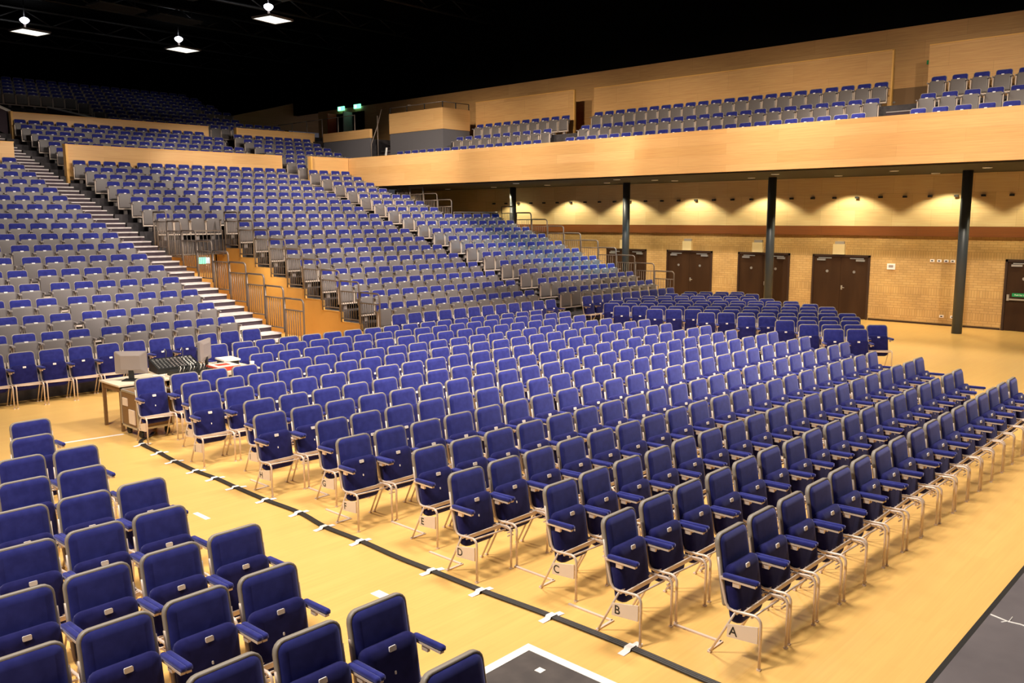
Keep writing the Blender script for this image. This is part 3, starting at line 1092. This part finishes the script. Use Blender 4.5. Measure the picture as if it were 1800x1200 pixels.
MB().box(-.024, -.02, -.03, .05, -.035, .035).build('symbol', MT['tape'], t)
# darker door leaf in the gap
t = tag(place('door_6', None, None, (XUP, 10.1, 6.53)), 'low brown door behind the gap in the balcony partitions', 'door', kind='structure')
MB().box(-.03, 0, -.7, .5, 0, .85).build('door_leaf', MT['brown'], t)
MB().box(-.04, -.03, .3, .42, .4, .45).build('handle', MT['steel'], t)

# control box hanging over the balcony seats
t = thing('control_box', 'oak and charcoal control box standing on the far balcony end', 'control box', (26.0, 28.22, 5.94))
MB().box(0, 1.62, 0, 3.6, 0, 1.18).build('base_panel', MT['darkgrey'], t)
MB().box(-.02, 1.63, -.02, 3.62, 1.18, 2.08).build('upper_panel', MT['woodY'], t)
rl = MB()
rl.tube([(.02, 3.6, 2.33), (.02, .02, 2.33), (1.6, .02, 2.33)], .02, 6)
rl.build('top_rail', MT['rail'], t)
for (px_, py_) in ((.02, .02), (.02, 1.2), (.02, 2.4), (.02, 3.56), (.8, .02), (1.6, .02)):
    MB().tube([(px_, py_, 2.08), (px_, py_, 2.33)], .025, 6).build('rail_post', MT['rubber'], t)
MB().cyl((.1, 2.3, 2.36), .09, (0, 0, 1), .05, 12).build('lamp_head', MT['greyplastic'], t)

# low oak wall and dark stairs at the far end of the balcony
t = thing('low_wall', 'low oak and charcoal wall edging the tiers beyond the dark stairs', 'low wall', (25.0, 32.03, 5.2))
MB().box(0, .1, 0, 3.6, 0, 1.7).build('base_panel', MT['darkgrey'], t)
MB().box(-.02, .12, -.02, 3.62, 1.7, 2.1).build('upper_panel', MT['woodY'], t)
t = thing('dark_stairs', 'dark stairs rising between low oak wall and control box', 'stairs')
for k in range(8):
    MB().box(25.15 + k * .3, 25.45 + k * .3 + .02, 31.9 - .0, 33.3, 5.0, 5.55 + k * .18 - .02, 1).box(25.13 + k * .3, 25.45 + k * .3, 31.9, 33.3, 5.55 + k * .18 - .02, 5.55 + k * .18, 0).build('step', [MT['greyplastic'], MT['riser']], t)
t = thing('stair_rail', 'slim dark handrail at the foot of the dark stairs', 'railing')
MB().tube([(25.0, 31.95, 5.6), (25.0, 31.95, 6.6), (25.3, 31.9, 7.35), (25.6, 31.9, 8.2)], .022, 8).build('handrail', MT['rail'], t)
MB().tube([(25.35, 31.9, 5.6), (25.35, 31.9, 7.9)], .022, 8).build('post', MT['rail'], t)
t = thing('timber_baton', 'pale timber baton leaning at the balcony corner', 'baton', (24.5, 30.45, 5.42))
MB().hexa([(0, 0, 0), (.06, 0, 0), (.06, .05, 0), (0, .05, 0)], [(.25, .1, .95), (.31, .1, .95), (.31, .15, .95), (.25, .15, .95)]).build('stick', MT['white'], t)
struct('floor_landing', MB().box(25.1, XUP, 33.3, 42.5, 5.5, 7.0), MT['tier'])
for (yy, lb) in ((40.2, 'lit green exit sign on the far upper wall, farther one'), (38.75, 'lit green exit sign on the far upper wall, nearer one')):
    t = thing('exit_sign', lb, 'exit sign', (XUP - .05, yy, 9.28))
    MB().box(-.05, .02, -.28, .28, -.12, .1).build('panel', MT['exit'], t)
    MB().box(-.055, -.05, .02, .2, -.09, .07).build('symbol', MT['exitwhite'], t)
    d = thing('open_door', 'open dark door under ' + lb, 'door', (XUP - .02, yy, 7.0))
    MB().box(-.02, .0, -.55, .5, 0, 2.0).build('opening', MT['ceil'], d)
    MB().box(-.6, -.02, .5, .55, 0, 2.0).build('door_leaf', MT['white'] if yy < 40 else MT['red'], d)
for k in range(7):
    t = thing('landing_post', 'slim dark post along the upper landing edge, %s from the box' % ORD[k + 1], 'post', (25.2, 33.4 + k * 1.3, 7.0), 0, 'posts along the upper landing')
    MB().tube([(0, 0, 0), (0, 0, 1.05)], .025, 6).build('shaft', MT['rail'], t)
    MB().tube([(0, 0, 1.03), (0, 1.25, 1.03)], .018, 6).build('rail', MT['rail'], t)

# ------------------------------------------------------------------ ceiling lamps and baffles
for (x, y, lb) in ((14.2, 41.6, 'small lit ceiling flood with square tray, outermost above stairs'), (20.6, 40.6, 'lit ceiling flood with square tray, middle one of three'), (20.1, 31.9, 'lit ceiling flood with square tray, the highest of three')):
    t = thing('ceiling_flood', lb, 'ceiling light', (x, y, 11.3), .2, 'lit floods under the black ceiling')
    MB().box(-.6, .6, -.5, .5, -.03, 0).build('tray', MT['tray_glow'], t)
    MB().box(-.64, .64, -.54, -.5, -.05, .03).box(-.64, .64, .5, .54, -.05, .03).box(-.64, -.6, -.54, .54, -.05, .03).box(.6, .64, -.54, .54, -.05, .03).build('rim', MT['greyplastic'], t)
    MB().pad([([(.16 * math.cos(a) * s_, .16 * math.sin(a) * s_) for a in np.linspace(0, 2 * PI, 12, endpoint=False)], z_) for s_, z_ in ((.3, .28), (.75, .33), (1.15, .4), (1.2, .46), (.8, .52), (.3, .55))], lambda a_, b_, c_: (a_ - .2, b_, c_)).build('bulb', MT['lamp'], t)
    MB().tube([(-.2, 0, 0), (-.2, 0, .32)], .04, 8).build('stem', MT['greyplastic'], t)
    lg = bpy.data.lights.new('flood_lamp', 'POINT')
    lg.energy = 9
    lg.color = (.9, .92, 1)
    lg.shadow_soft_size = .15
    og = bpy.data.objects.new('flood_lamp', lg)
    og.location = (x - .2, y, 11.95)
    COL.objects.link(og)
    MB().tube([(-.2, 0, .54), (-.2, 0, 1.3)], .02, 6).build('hanger', MT['black'], t)
for k, (x, y) in enumerate([(11, 34), (13.6, 33.2), (12.2, 30.4), (15.8, 36.5), (16.4, 32.5), (18.4, 36.8), (14.8, 29.4), (18.9, 30.0)]):
    t = thing('ceiling_baffle', 'dim grey panel under the black ceiling, %s of a scattered set' % ORD[k + 1], 'ceiling panel', (x, y, 11.7), .1, 'dim panels under the black ceiling')
    MB().box(-1.0, 1.0, -.55, .55, 0, .06).build('panel', MT['baffle'], t)
    MB().tube([(-.8, 0, .06), (-.8, 0, .9)], .015, 6).tube([(.8, 0, .06), (.8, 0, .9)], .015, 6).build('hanger', MT['black'], t)
for k in range(5):
    t = thing('roof_truss', 'black roof truss crossing the ceiling, %s from the back wall' % ORD[k + 1], 'truss', (0, 48 - k * 5, 11.9), 0, 'roof trusses')
    m_ = MB().tube([(0, 0, 0), (29, 0, 0)], .06, 6).tube([(0, 0, .6), (29, 0, .6)], .06, 6)
    m_.build('chord', MT['black'], t)
    m_ = MB()
    for q in range(24):
        m_.tube([(q * 1.2, 0, 0 if q % 2 else .6), (q * 1.2 + 1.2, 0, .6 if q % 2 else 0)], .03, 5)
    m_.build('web', MT['black'], t)

# ------------------------------------------------------------------ mixing desk group
t = thing('desk', 'pale-topped brown desk under the grey monitor, nearest aisle', 'table', (5.42, 13.33, 0))
MB().box(0, .86, 0, .75, .715, .74).build('top', MT['desktop'], t)
MB().box(.04, .82, .04, .07, .62, .715).box(.04, .07, .04, .71, .62, .715).build('apron', MT['brown'], t)
for xx in (.03, .78):
    for yy in (.04, .67):
        MB().box(xx, xx + .045, yy, yy + .045, 0, .715).build('leg', MT['brown'], t)
t = thing('desk', 'long white-topped table carrying console and red box behind the rows', 'table', (6.3, 13.22, 0))
MB().box(0, 1.5, 0, 1.1, .715, .74).build('top', MT['desktop'], t)
for xx in (.05, 1.4):
    for yy in (.04, 1.0):
        MB().box(xx, xx + .05, yy, yy + .05, 0, .715).build('leg', MT['frame'], t)
t = thing('flight_case', 'brown flight case with steel edges on black casters', 'case', (5.42, 12.72, 0))
MB().box(0.01, .55, .01, .57, .14, .69).build('body', MT['brown'], t)
e = MB()
for xx in (0, .53):
    for yy in (0, .55):
        e.box(xx, xx + .03, yy, yy + .03, .13, .7)
for zz in (.13, .67):
    e.box(0, .56, 0, .03, zz, zz + .03).box(0, .56, .55, .58, zz, zz + .03).box(0, .03, 0, .58, zz, zz + .03).box(.53, .56, 0, .58, zz, zz + .03)
e.build('edging', MT['steel'], t)
MB().box(-.006, .01, .1, .3, .2, .42).box(-.006, .01, .34, .5, .46, .58).build('paper_label', MT['plate'], t)
for xx in (.08, .48):
    for yy in (.08, .5):
        MB().cyl((xx, yy, .06), .06, (1, 0, 0), .035, 14).box(xx - .03, xx + .03, yy - .03, yy + .03, .11, .14).build('caster', MT['rubber'], t)


def monitor(label, loc, rz):
    t = thing('monitor', label, 'monitor', loc, rz, 'grey flat monitors on the desks')
    MB().pad([(rrect(-.24, .24, .12, .46, .015, .015, 3), -.02), (rrect(-.25, .25, .11, .47, .02, .02, 3), 0), (rrect(-.25, .25, .11, .47, .02, .02, 3), .03), (rrect(-.15, .15, .18, .4, .02, .02, 3), .055)], lambda a, b, c: (a, -c, b), 0, False).build('housing', MT['greyplastic'], t)
    MB().box(-.23, .23, .0205, .024, .13, .45).build('screen', MT['black'], t)
    MB().box(-.04, .04, -.05, -.02, .01, .2).build('stand', MT['black'], t)
    MB().box(-.13, .13, -.12, .08, 0, .015).build('foot', MT['black'], t)


monitor('grey flat monitor seen from behind on the desk by the aisle', (5.78, 13.66, .74), -.75)
monitor('grey flat monitor seen edge-on beside the red box', (7.2, 14.02, .741), .72)
t = thing('mixing_console', 'black mixing console with silver faders and cables on table', 'mixing console', (6.66, 14.0, .741), -.12)
SX = .36
MB().add([(-SX, -.22, 0), (SX, -.22, 0), (SX, .25, 0), (-SX, .25, 0), (-SX, -.22, .09), (SX, -.22, .09), (SX, .25, .2), (-SX, .25, .2)], [(3, 2, 1, 0), (4, 5, 6, 7), (0, 1, 5, 4), (1, 2, 6, 5), (2, 3, 7, 6), (3, 0, 4, 7)]).build('body', MT['black'], t)
for i in range(11):
    xx = -SX + .03 + i * .062
    f = MB()
    for q in range(7):
        yy = -.18 + q * .058
        zz = .09 + (yy + .22) / .47 * .11
        f.box(xx, xx + .022 + .012 * (q > 4), yy, yy + .014 + .02 * ((i + q) % 3 == 0), zz, zz + .014)
    f.build('channel_strip', MT['steel'] if i < 4 else (MT['white'] if i > 7 else MT['greyplastic']), t)
for k, xx in enumerate((-.12, .16)):
    MB().tube([(xx, .1, .15), (xx - .02, .0, .34), (xx - .08, -.12, .4), (xx - .13, -.2, .36)], .007, 6).build('gooseneck', MT['steel'], t)
t = thing('equipment_rack', 'low black equipment tray crowded with cables below the console', 'equipment', (6.36, 13.28, .741))
MB().box(0, .6, 0, .4, 0, .08).build('tray', MT['black'], t)
for k in range(9):
    xx = .03 + k * .058
    MB().tube([(xx, .02, .08), (xx + .02, -.0, .15), (xx + .05, .09, .17 + .03 * (k % 2)), (xx + .06, .2, .08)], .006, 6).build('patch_cable', MT['white'] if k % 3 == 0 else (MT['steel'] if k % 3 == 1 else MT['black']), t)
t = thing('red_box', 'flat red and white box on the white table', 'box', (7.05, 13.3, .741), -.05)
MB().box(0, .42, 0, .42, 0, .07).build('base', MT['red'], t)
MB().box(.01, .41, .01, .41, .07, .08).build('top_sheet', MT['plate'], t)
MB().box(.08, .3, .12, .3, .08, .083).build('printed_patch', MT['red'], t)
t = thing('white_tray', 'pale slanted tray beside the red box', 'tray', (7.46, 13.78, .741), -.1)
MB().box(-.02, .28, 0, .4, .07, .1).build('deck', MT['white'], t)
MB().box(0, .26, .03, .37, 0, .07).build('underside', MT['black'], t)
t = thing('paper_cup', 'small pale cup at the table corner by the chairs', 'cup', (7.72, 13.34, .74))
MB().pad([([(r * math.cos(a), r * math.sin(a)) for a in np.linspace(0, 2 * PI, 14, endpoint=False)], z) for r, z in ((.03, 0), (.04, .1), (.035, .1), (.028, .02))], lambda a, b, c: (a, b, c)).build('body', MT['white'], t)
t = thing('cable_coil', 'pale coiled cable on the desk beside the grey monitor', 'cable', (6.12, 13.47, .745))
MB().tube([(.09 * math.cos(a), .09 * math.sin(a), .008 + .004 * a) for a in np.linspace(0, 12.5, 50)], .007, 6).build('loop', MT['white'], t)

# ------------------------------------------------------------------ cable, tapes, mat, stage
pts = [(5.75, 12.95), (5.6, 12.75), (5.42, 12.62), (5.31, 12.36), (5.27, 11.72), (5.22, 11.15), (5.19, 10.5), (5.21, 10.02), (5.19, 9.48), (5.18, 8.78), (5.2, 8.11), (5.13, 7.52), (5.14, 6.9), (5.12, 6.3), (5.13, 5.8), (5.14, 5.15), (5.18, 4.37), (5.19, 3.58), (5.17, 3.0), (5.15, 2.2), (5.1, 1.2)]
cu = bpy.data.curves.new('c', 'CURVE')
sp = cu.splines.new('NURBS')


def smooth_path(p, sub=5):
    P = [Vector((a, b, 0)) for a, b in p]
    out = []
    for i in range(len(P) - 1):
        p0, p1, p2, p3 = P[max(i - 1, 0)], P[i], P[i + 1], P[min(i + 2, len(P) - 1)]
        for k in range(sub):
            s = k / sub
            out.append(.5 * ((2 * p1) + (p2 - p0) * s + (2 * p0 - 5 * p1 + 4 * p2 - p3) * s * s + (3 * p1 - p0 - 3 * p2 + p3) * s ** 3))
    return out + [P[-1]]


bpy.data.curves.remove(cu)
SPATH = smooth_path(pts)
t = thing('floor_cable', 'black cable run taped along the aisle floor', 'cable')
for q, dx in enumerate((-.022, 0, .022)):
    MB().tube([(p.x + dx, p.y, .012) for p in SPATH], .012, 6).build('strand', MT['cable'], t)
for k, (x, y) in enumerate([(5.31, 12.36), (5.27, 11.72), (5.21, 11.15), (5.19, 10.5), (5.2, 10.02), (5.19, 9.48), (5.18, 8.78), (5.19, 8.11), (5.12, 7.52), (5.13, 6.9), (5.13, 5.8), (5.13, 5.15), (5.18, 4.37), (5.19, 3.58)]):
    m_ = MB()
    prof = [(-.13, .002), (-.05, .006), (-.035, .026), (.035, .026), (.05, .006), (.13, .002)]
    vs_ = [(a, s_ * .03, b) for s_ in (-1, 1) for a, b in prof]
    m_.add(vs_, [(i, i + 1, i + 7, i + 6) for i in range(5)])
    tag(m_.build('tape_strip', MT['tape'], None, (x, y, .001)), 'white tape strip over the floor cable, %s from the mixing desk' % ORD[k + 1], 'tape', 'tape strips over the cable').rotation_euler = (0, 0, random.uniform(-.25, .15))
a, b = Vector((4.3, 13.36, 0)), Vector((5.4, 13.19, 0))
tag(MB().hexa([a, b, b + Vector((0, .06, 0)), a + Vector((0, .06, 0))], [a + Vector((0, 0, .003)), b + Vector((0, 0, .003)), b + Vector((0, .06, .003)), a + Vector((0, .06, .003))]).build('floor_tape_or_glare', MT['tape']), 'white floor tape line running to the flight case', 'tape')
tag(MB().box(4.44, 4.54, 5.5, 5.85, 0, .003).build('floor_tape_or_glare', MT['tape']), 'short white patch imitating floor glare just beyond the nearest aisle chair', 'tape')  # white strip laid in place of the lamp glare on the floor
tag(MB().box(4.38, 4.44, 8.7, 9.0, 0, .003).build('floor_tape_or_glare', MT['tape']), 'small white tape scrap between smaller chair block and cable, farther back', 'tape')
t = thing('dark_mat', 'dark floor mat corner with white taped border', 'mat', (4.7, 4.2, 0))
MB().box(-2.4, 0, -3.1, 0, 0, .012).build('sheet', MT['mat'], t)
MB().box(-2.4, .0, -.075, 0, .012, .015).box(-.075, 0, -3.1, -.075, .012, .015).build('tape_border', MT['tape'], t)
MB().box(-.27, -.21, -.36, -.3, .012, .015).box(-.7, -.66, -.45, -.41, .012, .015).build('tape_scrap', MT['tape'], t)
# stage
t = thing('stage', 'grey stage deck corner with dark front edge', 'stage', (0, 0, 0))
MB().box(-5, 22, -4, .93, 1.44, 1.5).build('deck', MT['stage'], t)
MB().box(-5, 22, -4, .9, 0, 1.44).build('skirt', MT['black'], t)
m_ = MB()
m_.box(-5, 22, .93, .955, 1.43, 1.497)
m_.build('edge_strip', MT['black'], t)
MB().tube([(4.21, .925, 1.5), (4.2, .9, 1.501), (4.185, .85, 1.5), (4.19, .8, 1.501), (4.17, .7, 1.5), (4.15, .5, 1.5)], .004, 6).tube([(4.16, .87, 1.5), (4.19, .845, 1.501), (4.25, .845, 1.5)], .003, 6).build('chalk_mark', MT['tape'], t)
